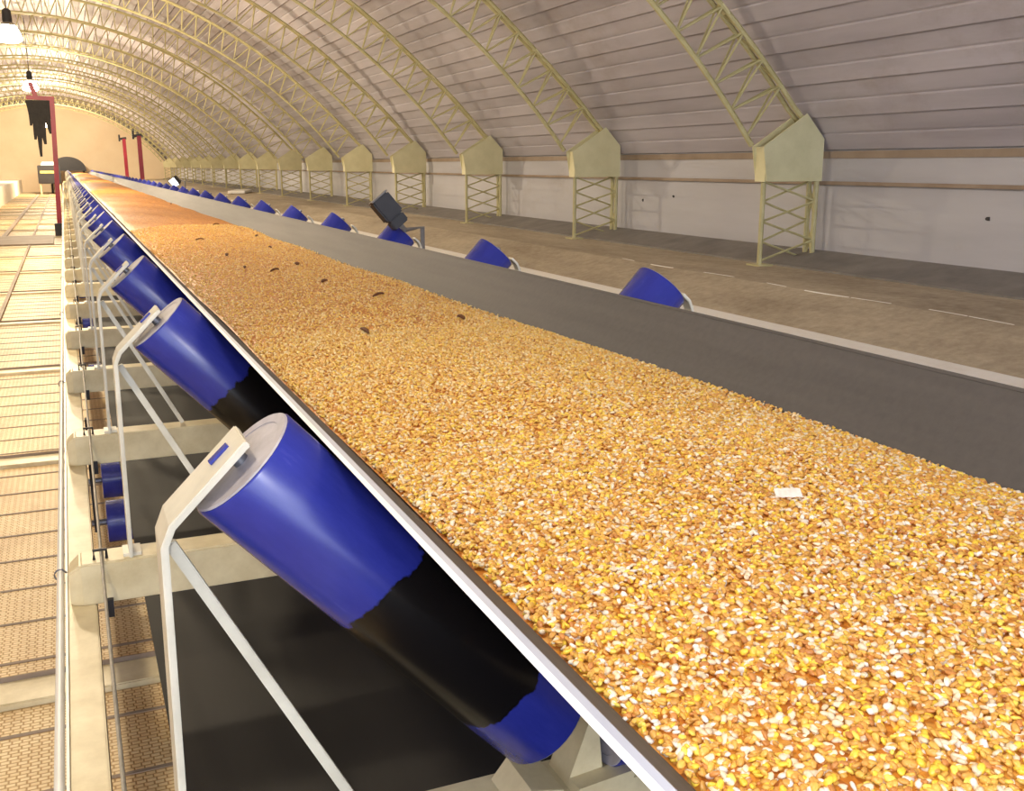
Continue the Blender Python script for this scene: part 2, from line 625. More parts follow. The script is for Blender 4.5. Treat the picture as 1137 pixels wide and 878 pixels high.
def arch(i, near):
    y = DA0 + DSTEP * i
    n_lbl = ordinal(i + 1)
    if i == 0:
        lb = 'yellow green lattice arch nearest the camera, cut by the top edge beside bare grey sheet'
    elif i == NARCH - 1:
        lb = 'farthest yellow green lattice arch, hard against the sand coloured end wall'
    else:
        lb = '%s yellow green lattice arch counted from the camera along the right wall' % n_lbl
    root = thing('lattice_arch', P(XC, y, FLOOR_R), lb, 'arch', 'lattice arches along the tunnel')
    o = root.location.copy()
    nseg = 48
    angs = [a_knee + (math.pi - 2 * a_knee) * k / nseg for k in range(nseg + 1)]
    mb = MB(o)
    mb.tube([P(*(lambda q: (q[0], y, q[1]))(arc_pt(RI, a))) for a in angs], 0.024, 6)
    mb.obj('inner_chord', M['arch'], root, smooth=True)
    for s in (-1, 1):
        mb = MB(o)
        pts = [P(6.0, y + s * WY, 0.26)] + [P(*(lambda q: (q[0], y + s * WY, q[1]))(outer_pt(a))) for a in angs] + [P(lat(6.0, -1), y + s * WY, 0.26)]
        mb.tube(pts, 0.022, 6)
        mb.obj('outer_chord', M['arch'], root, smooth=True)
    # web bars
    nweb = 52
    lo, hi = a_knee + 0.012, math.pi - a_knee - 0.012
    bars = []
    for k in range(nweb):
        a = lo + (hi - lo) * k / nweb
        b = lo + (hi - lo) * (k + 1) / nweb
        ip = arc_pt(RI, a)
        mp = outer_pt((a + b) / 2)
        iq = arc_pt(RI, b)
        for s in (-1, 1):
            bars.append(((ip[0], y, ip[1]), (mp[0], y + s * WY, mp[1]), 0.0105))
            bars.append(((mp[0], y + s * WY, mp[1]), (iq[0], y, iq[1]), 0.0105))
        bars.append(((mp[0], y - WY, mp[1]), (mp[0], y + WY, mp[1]), 0.010))
        m2 = outer_pt((a + b) / 2 + (hi - lo) / nweb)
        if k < nweb - 1:
            bars.append(((mp[0], y - WY, mp[1]), (m2[0], y + WY, m2[1]), 0.010))
    if near:
        seen = 0
        rest = MB(o)
        for (p, q, r) in bars:
            # the ones the photograph shows: the right haunch
            if p[0] > near and seen < 100:
                web_bar(root, WEB, P(*p) - o, P(*q) - o, r)
                seen += 1
            else:
                rest.tube([P(*p), P(*q)], r, 5, cap=False)
        rest.obj('lacing', M['arch'], root, smooth=True)['kind'] = 'stuff'
    else:
        rest = MB(o)
        for (p, q, r) in bars:
            rest.tube([P(*p), P(*q)], r, 4, cap=False)
        rest.obj('lacing', M['arch'], root, smooth=True)['kind'] = 'stuff'
    for side in (1, -1):
        # house shaped gusset box at the knee
        poly = [(5.49, -0.14), (6.08, -0.14), (6.08, 0.22), (5.88, 0.43), (5.44, 0.15)]
        poly = [(lat(x, side), z + Z0) for x, z in poly]
        mb = MB(o)
        for yq in (y - WY - 0.034, y + WY + 0.022):
            mb = MB(o)
            mb.prism(poly, yq, yq + 0.012)
            mb.obj('gusset_plate', M['gusset'], root, bevel=0.003)
        for (xa, xb, za, zb) in ((5.478, 5.49, -0.14, 0.15), (6.068, 6.08, -0.14, 0.22)):
            xa, xb = sorted((lat(xa, side), lat(xb, side)))
            mb = MB(o)
            mb.box(xa, xb, y - WY - 0.022, y + WY + 0.022, za + Z0, zb + Z0)
            mb.obj('gusset_side', M['gusset'], root)
        # three-legged lattice post
        mb = MB(o)
        xi, xo = lat(5.52, side), lat(6.05, side)
        feet = [(xi, y), (xo, y - WY), (xo, y + WY)]
        for (x, yy) in feet:
            mb = MB(o)
            mb.tube([P(x, yy, FLOOR_R + 0.012), P(x, yy, -0.12)], 0.022, 8)
            mb.obj('leg', M['arch'], root, smooth=True)
        mb = MB(o)
        hs = [-0.82, -0.48, -0.14]
        for k in range(2):
            a, b = (hs[k], hs[k + 1])
            for s in (-1, 1):
                mid = (a + b) / 2
                if s < 0:
                    mb.tube([P(xi, y, a), P(xo, y + s * WY, mid)], 0.0105, 5)
                    mb.tube([P(xo, y + s * WY, mid), P(xi, y, b)], 0.0105, 5)
                else:
                    mb.tube([P(xo, y + s * WY, a), P(xi, y, mid)], 0.0105, 5)
                    mb.tube([P(xi, y, mid), P(xo, y + s * WY, b)], 0.0105, 5)
            mb.tube([P(xo, y - WY, a), P(xo, y + WY, b)], 0.0105, 5)
            mb.tube([P(xo, y + WY, a), P(xo, y - WY, b)], 0.0105, 5)
        mb.obj('leg_lacing', M['arch'], root, smooth=True)
        mb = MB(o)
        xa, xb = sorted((lat(5.45, side), lat(5.60, side)))
        mb.box(xa, xb, y - .09, y + .09, zz(FLOOR_R), zz(FLOOR_R + .014))
        mb.obj('foot_plate', M['arch'], root)
        # splice plates on the outer chords
        for a in (a_knee + 0.13, a_knee + 0.32):
            q = outer_pt(a)
            t = Vector((-math.sin(a), 0, math.cos(a)))
            c = P(lat(q[0], side), y, q[1])
            if side < 0:
                t = Vector((math.sin(a), 0, math.cos(a)))
            mb = MB(o)
            mb.bar(c - t * 0.05, c + t * 0.05, 2 * WY + 0.05, 0.012, up=(1 if side > 0 else -1, 0, .6))
            mb.obj('splice_plate', M['gusset'], root)
    return root


WEB = web_mesh()
near_limits = [3.6, 2.9, 2.4, 2.0, 1.6, 1.2]
for i in range(NARCH):
    if DA0 + DSTEP * i < Y1 - 0.4:
        arch(i, near_limits[i] if i < len(near_limits) else None)


# ---------------------------------------------------------------- the conveyor
CX = 0.82
PITCH = 1.2
NID = 52
AL = math.radians(47)
ca, sa = math.cos(AL), math.sin(AL)
RR = 0.078
AX, AH = 0.166, -0.348                      # centre of the left wing roll's upper end
BEAM_T, BEAM_B = -0.885, -0.985
LW = 0.59


def roll_profile(L):
    r = RR
    return [(r - .012, .012), (r - .010, .0), (r - .002, .0), (r, .003), (r, L - .003), (r - .002, L), (r - .010, L), (r - .012, L - .012)]


def make_roll(name, p, axis, L, mt, parent, origin):
    """hollow blue shell; the recessed end caps and the axle are its own pieces"""
    q = Vector(axis).normalized().to_track_quat('Z', 'Y')
    o = bpy.data.objects.new(name, None)
    mb = MB()
    n = 40
    prof = roll_profile(L)
    mb.lathe(prof, n, closed=True)
    # inner wall closes the shell: drop into a tube of 12 mm
    o = mb.obj(name, mt, parent, smooth=True)
    o.location = Vector(p) - origin
    o.rotation_euler = q.to_euler()
    for z, s in ((0.014, 1), (L - 0.014, -1)):
        c = MB()
        rings = [(RR - .002, z - s * .0146), (RR - .004, z - s * .0165), (RR - .017, z - s * .0155), (RR - .020, z - s * .004), (0.024, z - s * .004), (0.0, z - s * .004)]
        c.lathe(rings, 40)
        e = c.obj('end_cap', M['endcap'], o, smooth=True)
        c = MB()
        c.lathe([(0.045, z - s * .0045), (0.045, z - s * .008), (0.030, z - s * .008), (0.028, z - s * .013), (0.017, z - s * .013), (0.015, z - s * .005)], 28)
        c.obj('bearing_seal', M['seal'], o, smooth=True)
    c = MB()
    c.lathe([(0.0, -.020), (0.010, -.020), (0.010, L + .020), (0.0, L + .020)], 12)
    c.obj('axle', M['steel'], o, smooth=True)
    return o


def make_idler(y, mat_left, mat_other, label):
    org = P(CX, y, BEAM_T)
    root = thing('troughing_idler', org, label, 'idler', 'blue troughing idlers under the carrying belt')
    for s in (1, -1):
        mx = lambda x: x if s > 0 else 2 * CX - x
        ex = 0.0 if s > 0 else (-0.09 if y < 1.5 else 0.030)
        top = P(mx(AX - ex * ca), y, AH + ex * sa)
        axis = Vector((s * ca, 0, -sa))
        make_roll('wing_roll', top, axis, LW + ex, mat_left if s > 0 else mat_other, root, org)
        # bent flat bar: leg, bend, arm with the slotted axle seat
        A = Vector((AX - (.022 + ex) * ca, AH + (.022 + ex) * sa))
        dn = Vector((-sa, -ca))
        pth = [A - dn * (0.024 if s > 0 else -.06), A + dn * (0.124 if s > 0 else .105)]
        bx = 0.068 if s > 0 else pth[1].x
        pth[1] = Vector((bx, pth[1].y))
        foot = Vector((bx - .003, BEAM_T))
        wd, t = 0.041 if s > 0 else 0.02, 0.0045
        seq = [pth[0], pth[1] + (pth[0] - pth[1]).normalized() * 0.014, pth[1] + Vector((0.0, -.014)), foot]
        offs = []
        for k, q in enumerate(seq):
            d = (seq[min(k + 1, 3)] - seq[max(k - 1, 0)]).normalized()
            offs.append(Vector((d.y, -d.x)) * t)
        poly = [q + f for q, f in zip(seq, offs)] + [q - f for q, f in reversed(list(zip(seq, offs)))]
        mb = MB(org)
        mb.prism([(mx(q.x), q.y + Z0) for q in poly], y - wd, y + wd)
        br = mb.obj('end_bracket', M['frame'], root, bevel=0.0015)
        # the axle's flat end lying in the slot of the arm
        mb = MB(org)
        nrm = Vector((-ca, sa))
        c2 = A + nrm * .0045
        cc = [c2 + dn * 0.026 + nrm * .001, c2 - dn * 0.004 + nrm * .001]
        mb.bar(P(mx(cc[0].x), y, cc[0].y), P(mx(cc[1].x), y, cc[1].y), 0.011 if s > 0 else .006, 0.004, up=(s * nrm.x, 0, nrm.y))
        if s > 0:
            mb.obj('slot', M['roll_clean'], br)
        mb = MB(org)
        mb.box(min(mx(bx - .02), mx(bx + .02)), max(mx(bx - .02), mx(bx + .02)), y - .03, y + .03, zz(BEAM_T), zz(BEAM_T + .008))
        mb.obj('foot_plate', M['frame'], br)
        # diagonal brace down to the beam
        mb = MB(org)
        mb.bar(P(mx(0.077), y + .012, -0.442), P(mx(0.305), y + .012, BEAM_T + .004), 0.012, 0.014)
        mb.obj('brace', M['frame'], root, bevel=0.0015)
        # inner bracket between the wing roll and the middle roll
        mb = MB(org)
        mb.prism([(mx(0.50), zz(BEAM_T)), (mx(0.585), zz(BEAM_T)), (mx(0.575), zz(BEAM_T + .018)), (mx(0.525), zz(BEAM_T + .03))], y - 0.06, y + 0.03)
        mb.prism([(mx(0.595), zz(BEAM_T)), (mx(0.655), zz(BEAM_T)), (mx(0.645), zz(-0.79)), (mx(0.63), zz(-0.79))], y - 0.03, y + 0.03)
        mb.prism([(mx(0.595), zz(BEAM_T)), (mx(0.69), zz(BEAM_T)), (mx(0.69), zz(BEAM_T + .02)), (mx(0.60), zz(BEAM_T + .012))], y - 0.06, y - 0.03)
        mb.obj('inner_bracket', M['cream'], root)
    make_roll('middle_roll', P(0.665, y, -0.80), (1, 0, 0), 2 * CX - 1.33, mat_other, root, org)
    return root


def idler_label(n):
    if n == 1:
        return 'blue troughing idler nearest the camera, its wing roll smeared black in the middle'
    if n == 2:
        return 'second blue troughing idler from the camera, lower half of its wing roll black'
    if n == 3:
        return 'third blue troughing idler from the camera, wing roll blue with a pale shine'
    return '%s blue troughing idler counted from the camera under the belt' % ordinal(n)


i1 = make_idler(PITCH, M['roll_near'], M['roll_clean'], idler_label(1))
i2 = make_idler(2 * PITCH, M['roll_black'], M['roll_clean'], idler_label(2))
i3 = make_idler(3 * PITCH, M['roll'], M['roll_clean'], idler_label(3))
for n in range(4, NID + 1):
    dup(i3, P(CX, n * PITCH, BEAM_T), idler_label(n))

# cross beams, one under each idler


def make_beam(y):
    org = P(CX, y, BEAM_T)
    root = thing('cross_beam', org, '', 'beam', 'cream cross beams of the conveyor frame')
    mb = MB(org)
    b, t = zz(BEAM_B), zz(BEAM_T)
    d = 0.045
    xs = [(-0.072, 0.10, 0.0), (-0.045, 0.0, 0.0), (2 * CX + .045, 0, 0), (2 * CX + .072, .10, 0)]
    vs = []
    for (x, c, _) in xs:
        dz = 0.022 if c else 0
        dy = 0.012 if c else 0
        vs += [(x, y - d + dy, b), (x, y + d - dy, b), (x, y + d - dy, t - dz), (x, y - d + dy, t - dz)]
    fs = [(0, 1, 2, 3), (12, 15, 14, 13)]
    for k in range(3):
        for q in range(4):
            fs.append((k * 4 + q, k * 4 + (q + 1) % 4, (k + 1) * 4 + (q + 1) % 4, (k + 1) * 4 + q))
    mb.add(vs, fs)
    mb.obj('beam_box', M['cream'], root, bevel=0.004)
    mb = MB(org)
    mb.tube([P(-.015, y - .02, BEAM_T), P(-.015, y - .02, BEAM_T + .022), P(0.012, y - .02, BEAM_T + .022), P(0.012, y - .02, BEAM_T)], 0.004, 6)
    mb.obj('cable_eyelet', M['dark'], root, smooth=True)
    mb = MB(org)
    mb.box(-.002, .018, y - .06, y - .045, zz(BEAM_B - .03), zz(BEAM_B + .012))
    mb.obj('clamp', M['dark'], root)
    return root


b1 = make_beam(PITCH)
for n in range(1, NID + 1):
    lb = ('cream cross beam under the third idler, ' if n == 3 else 'cream cross beam under the %s blue idler, ' % ordinal(n)) + 'counted from the camera'
    if n == 1:
        b1['label'] = lb
    else:
        dup(b1, P(CX, n * PITCH, BEAM_T), lb)

# stringers carrying the cross beams, on posts
YS0, YS1 = -1.5, 63.5
for s, nm in ((1, 'left'), (-1, 'right')):
    mx = (lambda x: x) if s > 0 else (lambda x: 2 * CX - x)
    org = P(mx(-.05), YS0, -1.70)
    lb = 'long cream steel stringer beside the walkway, carrying the cross beams' if s > 0 else \
        'long cream steel stringer on the wall side under the belt'
    root = thing('conveyor_stringer', org, lb, 'beam')
    mb = MB(org)
    xa, xb = sorted((mx(-.080), mx(-.018)))
    mb.box(xa, xb, YS0, YS1, zz(-1.12), zz(BEAM_B))
    mb.obj('channel', M['cream'], root, bevel=0.003)
    mb = MB(org)
    xa, xb = sorted((mx(-.084), mx(-.079)))
    mb.box(xa, xb, YS0, YS1, zz(-1.00), zz(BEAM_B + .006))
    mb.obj('lip', M['white'], root)
    k = 0
    yy = 0.6
    while yy < YS1:
        mb = MB(org)
        xa, xb = sorted((mx(-.076), mx(-.026)))
        mb.box(xa, xb, yy - .025, yy + .025, zz(-1.72 if yy < 62 else -0.98 - .02), zz(-1.12)) if yy < 62 else mb.box(xa, xb, yy - .025, yy + .025, zz(-1.12), zz(-1.10))
        if yy < 62:
            mb.obj('leg', M['cream'], root)
        yy += 4.8

# carrying belt: a troughed band, and its flat return run below


def trough(off):
    """half outline of the trough at a distance above the rolls, left edge to the middle"""
    n = Vector((sa, ca))
    d = Vector((ca, -sa))
    s0 = Vector((0.18, -0.357)) + n * (RR + off)
    hmid = -0.80 + RR + off
    t1 = (s0.y - hmid) / sa
    pts = [s0 + d * 0.04]
    for t in (0.2, 0.32, 0.42):
        pts.append(s0 + d * t)
    c = s0 + d * t1
    a = c - d * 0.10
    b = c + Vector((0.10, 0))
    for k in range(7):
        u = k / 6
        pts.append(a * (1 - u) ** 2 + c * 2 * u * (1 - u) + b * u * u)
    return pts


def full(off):
    L = trough(off)
    R = [Vector((2 * CX - q.x, q.y)) for q in reversed(L)]
    # the belt runs a little to the left: its right edge sits lower on the roll
    d = Vector((ca, -sa))
    R[-1] = R[-1] + Vector((-d.x, d.y)) * 0.024
    return L + R


TB = 0.009
YB0, YB1 = -1.6, 64.5
belt = thing('conveyor_belt', P(CX, YB0, -0.8), 'long dark grey rubber belt, troughed, carrying the maize', 'conveyor belt')
org = belt.location.copy()
bot, topl = full(0.0008), full(TB)
mb = MB(org)
outline = [(q.x, q.y + Z0) for q in bot] + [(q.x, q.y + Z0) for q in reversed(topl)]
nb = len(outline)
ysb = list(np.linspace(YB0, YB1, 60))
mb.loft(outline, ysb)
mb.obj('carrying_run', M['belt'], belt, smooth=True)
# the worn pale edges
for side in (0, -1):
    e0, e1 = bot[side], topl[side]
    inn = (topl[1] - topl[0]).normalized() if side == 0 else (topl[-2] - topl[-1]).normalized()
    nn = (e1 - e0).normalized()
    mt = M['edge'] if side == 0 else M['belt']
    mb = MB(org)
    mid = e0 + (e1 - e0) * .55
    for (p0, p1, mm, nm_) in ((e0 - nn * .0006, mid, mt, 'belt_edge'), (mid, e1 + nn * .001, M['ply'] if side == 0 else M['belt'], 'cover_ply')):
        q = [p0 - inn * .002, p1 - inn * .002, p1 + inn * .005, p0 + inn * .005]
        mb = MB(org)
        mb.loft([(p.x, p.y + Z0) for p in q], ysb)
        o = mb.obj(nm_, mm, belt)
        if side == 0:
            o['label'] = 'worn white edge of the belt' if nm_ == 'belt_edge' else 'grey upper ply along the belt edge'
mb = MB(org)
mb.box(0.105, 2 * CX - .105, YB0, YB1 - 1, zz(-1.212), zz(-1.20))
mb.obj('return_run', M['return'], belt)

# return rollers under the flat run
ret = thing('return_roller', P(CX, 3.85, -1.29), 'blue return roller end nearest the camera, in the gap beside the stringer', 'roller', 'blue return rollers under the flat belt')
mb = MB(ret.location.copy())
rot = Matrix.Translation(P(0.03, 3.85, -1.29)) @ Matrix.Rotation(math.pi / 2, 4, 'Y')
mb.lathe([(.06, .0), (RR, .003), (RR, 1.577), (.06, 1.58)], 32, 0, rot)
mb.obj('roll', M['roll_clean'], ret, smooth=True)
mb = MB(ret.location.copy())
mb.lathe([(0, -.05), (.012, -.05), (.012, 1.63), (0, 1.63)], 12, 0, rot)
mb.obj('axle', M['steel'], ret, smooth=True)
mb = MB(ret.location.copy())
for xx in (-.012, 2 * CX + .004):
    mb = MB(ret.location.copy())
    mb.box(xx, xx + .008, 3.85 - .02, 3.85 + .02, zz(-1.32), zz(-1.02))
    mb.obj('hanger', M['dark'], ret)
retn = 1
ylist = [4.4, 6.7, 9.1, 11.5, 13.9, 16.3, 18.7, 21.1, 23.5, 25.9]
for yv in ylist:
    retn += 1
    dup(ret, P(CX, yv, -1.29), '%s blue return roller from the camera, showing beside the stringer' % ordinal(retn))

# white conduit beside the stringer and the pull cord above the beams
con = thing('conduit_pipe', P(-.094, YS0, -0.975), 'thin white conduit pipe running along the walkway side of the stringer', 'pipe')
mb = MB(con.location.copy())
mb.tube([P(-.094, y, -0.975) for y in np.linspace(YS0, YS1, 40)], 0.0085, 10)
mb.obj('pipe', M['white'], con, smooth=True)
for k in range(12):
    yv = 2.55 + 2.4 * k
    mb = MB(con.location.copy())
    mb.tube([P(-.08, yv, -.972)] + [P(-.094 - .014 * math.sin(t), yv, -.975 + .014 * math.cos(t)) for t in np.linspace(-.3, 3.4, 9)], 0.0022, 6)
    mb.obj('wire_tie', M['steel'], con, smooth=True)
mb = MB()
pts = []
for n in range(0, NID * 4):
    y = -1.2 + n * 0.3
    fr = (y / PITCH) % 1
    pts.append(P(0.001, y - .02, BEAM_T + .012 - 0.012 * math.sin(math.pi * fr) ** 2))
mb.tube(pts, 0.0035, 8)
tag(mb.obj('pull_cord', M['cable'], smooth=True), 'thin grey pull cord threaded through eyelets on the cross beams', 'cable')

# ---------------------------------------------------------------- the maize
YC0, YC1 = -0.4, 64.0
XL, XR = 0.408, 1.236
HC = -0.472


def corn_h(x):
    u = (x - CX) / 0.43
    return HC + 0.035 * (1 - np.minimum(1, u * u))


nx, ny = 26, 420
us = np.linspace(0, 1, nx)
ysC = YC0 + (YC1 - YC0) * np.linspace(0, 1, ny) ** 2.2
vs, fs = [], []
for j, y in enumerate(ysC):
    wob = 0.010 * math.sin(y * 1.7) + 0.008 * math.sin(y * 4.3 + 1)
    for i, u in enumerate(us):
        x = XL + (XR + wob - XL) * u
        h = float(corn_h(np.array(x))) + 0.007 * math.sin(x * 9 + y * 1.3) * math.sin(y * 2.1 + x * 3)
        if u == 0 or u == 1:
            h -= 0.006
        vs.append(P(x, y, h))
fs = [(j * nx + i, j * nx + i + 1, (j + 1) * nx + i + 1, (j + 1) * nx + i) for j in range(ny - 1) for i in range(nx - 1)]
base_n = len(vs)
# loose kernels heaped over the surface near the camera
K = 110000
d = np.concatenate([rng.uniform(0.25, 1.5, int(K * .48)), rng.uniform(1.5, 2.6, int(K * .24)), 2.6 + 5.4 * rng.random(K - int(K * .48) - int(K * .24)) ** 1.4])
x = rng.uniform(XL + .002, XR - .002, K)
edge = x > XR - .02
wobk = 0.010 * np.sin(d * 1.7) + 0.008 * np.sin(d * 4.3 + 1)
x = np.where(edge, x + wobk, x)
h = corn_h(x) + 0.007 * np.sin(x * 9 + d * 1.3) * np.sin(d * 2.1 + x * 3) + rng.uniform(-.002, .0045, K)
tpl = []
ringsT = [(-0.5, 0.0), (-0.32, 0.36), (0.15, 0.5), (0.42, 0.36), (0.5, 0.0)]
NS = 6
tv = [(-0.5, 0, 0)]
for z, r in ringsT[1:4]:
    for k in range(NS):
        a = 2 * math.pi * k / NS
        tv.append((z, r * math.cos(a), 0.62 * r * math.sin(a)))
tv.append((0.5, 0, 0))
tf = [(0, 1 + (k + 1) % NS, 1 + k) for k in range(NS)]
for rr_ in range(2):
    for k in range(NS):
        a, b = 1 + rr_ * NS + k, 1 + rr_ * NS + (k + 1) % NS
        tf.append((a, b, b + NS, a + NS))
tf += [(1 + 2 * NS + k, 1 + 2 * NS + (k + 1) % NS, 1 + 3 * NS) for k in range(NS)]
tv = np.array(tv) * np.array([0.0092, 0.0070, 0.0064])
nv = len(tv)
flow = np.clip((d - 0.9) / 1.4, 0, 1)             # further on the grains lie along the line of travel
rzv = math.pi / 2 + rng.uniform(-1, 1, K) * math.pi * (1 - .8 * flow)
tilt = rng.normal(0, .45, K)
roll = rng.normal(0, .5, K)
sc = rng.uniform(.8, 1.2, K)
c1, s1 = np.cos(roll), np.sin(roll)
X = tv[None, :, 0] * np.ones((K, 1))
Yv = tv[None, :, 1] * c1[:, None] - tv[None, :, 2] * s1[:, None]
Zv = tv[None, :, 1] * s1[:, None] + tv[None, :, 2] * c1[:, None]
ct_, st_ = np.cos(tilt)[:, None], np.sin(tilt)[:, None]
X, Zv = X * ct_ - Zv * st_, X * st_ + Zv * ct_
cz, sz = np.cos(rzv)[:, None], np.sin(rzv)[:, None]
X, Yv = X * cz - Yv * sz, X * sz + Yv * cz
V = np.stack([X * sc[:, None] + x[:, None], Yv * sc[:, None] + d[:, None], Zv * sc[:, None] + h[:, None] + Z0], -1)
palette = np.array([lin(222, 164, 80), lin(236, 186, 88), lin(244, 206, 70), lin(250, 222, 98), lin(244, 222, 188),
                    lin(250, 240, 226), lin(206, 138, 72)])
pick = rng.choice(len(palette), K, p=[.24, .22, .12, .06, .17, .10, .09])
kc = palette[pick] * np.concatenate([rng.uniform(.85, 1.1, (K, 1))] * 3 + [np.ones((K, 1))], 1)
kc[:, 2] *= 1 - .3 * flow
mean_ = kc.mean(0)
kc = kc + (mean_ - kc) * (0.5 * flow)[:, None]      # the moving part reads as a smoother mixture
kc = np.clip(kc, 0, 1)

me = bpy.data.meshes.new('maize_heap')
baseV = np.array([tuple(p) for p in vs])
allV = np.concatenate([baseV, V.reshape(-1, 3)])
loops, starts, totals, mis = [], [], [], []
bf = np.array(fs)
tri = np.array([f for f in tf if len(f) == 3])
quad = np.array([f for f in tf if len(f) == 4])
offs = base_n + np.arange(K) * nv
triA = (tri[None] + offs[:, None, None]).reshape(-1, 3)
quadA = (quad[None] + offs[:, None, None]).reshape(-1, 4)
loop_v = np.concatenate([bf.ravel(), triA.ravel(), quadA.ravel()]).astype(np.int32)
tot = np.concatenate([np.full(len(bf), 4), np.full(len(triA), 3), np.full(len(quadA), 4)]).astype(np.int32)
sta = np.concatenate([[0], np.cumsum(tot)[:-1]]).astype(np.int32)
me.vertices.add(len(allV))
me.vertices.foreach_set('co', allV.astype(np.float32).ravel())
me.loops.add(len(loop_v))
me.loops.foreach_set('vertex_index', loop_v)
me.polygons.add(len(tot))
me.polygons.foreach_set('loop_start', sta)
me.polygons.foreach_set('loop_total', tot)
me.materials.append(M['corn'])
me.materials.append(M['kernel'])
mi = np.concatenate([np.zeros(len(bf)), np.ones(len(triA) + len(quadA))]).astype(np.int32)
me.polygons.foreach_set('material_index', mi)
me.polygons.foreach_set('use_smooth', np.ones(len(tot), dtype=bool))
ca_ = me.color_attributes.new('kernel', 'FLOAT_COLOR', 'POINT')
colr = np.concatenate([np.tile([.7, .4, .1, 1], (base_n, 1)), np.repeat(kc, nv, axis=0)]).astype(np.float32)
ca_.data.foreach_set('color', colr.ravel())
me.update()
me.validate()
heap = bpy.data.objects.new('maize_heap', me)
COL.objects.link(heap)
tag(heap, 'loose yellow maize kernels heaped along the belt', 'maize')
heap['kind'] = 'stuff'


def surf(x, y):
    return float(corn_h(np.array(x))) + 0.007 * math.sin(x * 9 + y * 1.3) * math.sin(y * 2.1 + x * 3)


# bits of dark husk lying on the maize: curled slivers
hk = [(1.087, 6.574, 'dark husk sliver on the maize near the sixth idler, close to the grey belt band'),
      (0.921, 4.538, 'largest dark husk sliver lying mid belt on the maize'),
      (0.771, 4.266, 'dark husk sliver on the maize just left of the largest one'),
      (0.87, 3.795, 'long dark husk sliver on the maize level with the third idler'),
      (1.03, 2.749, 'dark husk sliver on the right half of the maize near the second idler'),
      (1.011, 7.889, 'small dark husk sliver on the maize, far up the belt'),
      (0.699, 5.129, 'small dark husk sliver left of the middle of the maize'),
      (0.675, 4.429, 'small dark husk sliver nearest the pale belt edge, level with the fourth idler'),
      (0.995, 5.603, 'dark husk sliver right of the middle of the maize, past the fourth idler'),
      (0.70, 6.237, 'dark husk sliver on the left side of the maize, past the fifth idler'),
      (0.702, 2.609, 'brown husk sliver low on the maize beside the second idler'),
      (1.143, 12.85, 'farthest dark husk sliver, close to the grey belt band'),
      (0.946, 3.325, 'dark husk sliver on the maize between the second and third idlers')]
for k, (hx, hy, lb) in enumerate(hk):
    L_, W_ = random.uniform(.05, .085), random.uniform(.012, .022)
    zc = surf(hx, hy) + 0.009
    o = P(hx, hy, zc)
    mb = MB(o)
    n = 7
    a = random.uniform(-.5, .5) + 1.2
    top_, bot_ = [], []
    for j in range(n):
        u = j / (n - 1)
        wd = W_ * math.sin(math.pi * (0.08 + .84 * u))
        cx_, cy_ = (u - .5) * L_ * math.cos(a), (u - .5) * L_ * math.sin(a)
        zz_ = .006 * math.cos((u - .5) * 3)
        for q in (-1, 0, 1):
            top_.append(o + Vector((cx_ - q * wd / 2 * math.sin(a), cy_ + q * wd / 2 * math.cos(a), zz_ + (.003 if q == 0 else 0))))
    bot_ = [p - Vector((0, 0, .004)) for p in top_]
    N = len(top_)
    fs = []
    for j in range(n - 1):
        for q in range(2):
            i0 = j * 3 + q
            fs.append((i0, i0 + 1, i0 + 4, i0 + 3))
            fs.append((N + i0, N + i0 + 3, N + i0 + 4, N + i0 + 1))
        fs += [(j * 3, j * 3 + 3, N + j * 3 + 3, N + j * 3), (j * 3 + 2, N + j * 3 + 2, N + j * 3 + 5, j * 3 + 5)]
    fs += [(0, N, N + 1, 1), (1, N + 1, N + 2, 2), (N - 3, N - 2, 2 * N - 2, 2 * N - 3), (N - 2, N - 1, 2 * N - 1, 2 * N - 2)]
    mb.add(top_ + bot_, fs)
    tag(mb.obj('husk_sliver', M['husk'], smooth=True), lb, 'husk', 'husk slivers on the maize')

# white slip of card lying on the maize
cx_, cy_ = (0.850, 1.032)
o = P(cx_, cy_, surf(cx_, cy_) + .011)
mb = MB(o)
vs, fs = [], []
ang = -ps + .05
for j in range(9):
    u = (j / 8 - .5) * .036
    for q in (-1, 1):
        vv = Vector((u, q * .0065, q * .0035 + .003 + .0006 * math.sin(j * 2.2)))
        vv.rotate(Matrix.Rotation(ang, 3, 'Z'))
        vs.append(o + vv)
N = len(vs)
vs += [p - Vector((0, 0, .0015)) for p in vs]
for j in range(8):
    i0 = j * 2
    fs += [(i0, i0 + 1, i0 + 3, i0 + 2), (N + i0, N + i0 + 2, N + i0 + 3, N + i0 + 1), (i0, i0 + 2, N + i0 + 2, N + i0), (i0 + 1, N + i0 + 1, N + i0 + 3, i0 + 3)]
fs += [(0, N, N + 1, 1), (16, 17, N + 17, N + 16)]
mb.add(vs, fs)
tag(mb.obj('card_slip', M['chip']), 'small white slip of card lying on the maize', 'card')

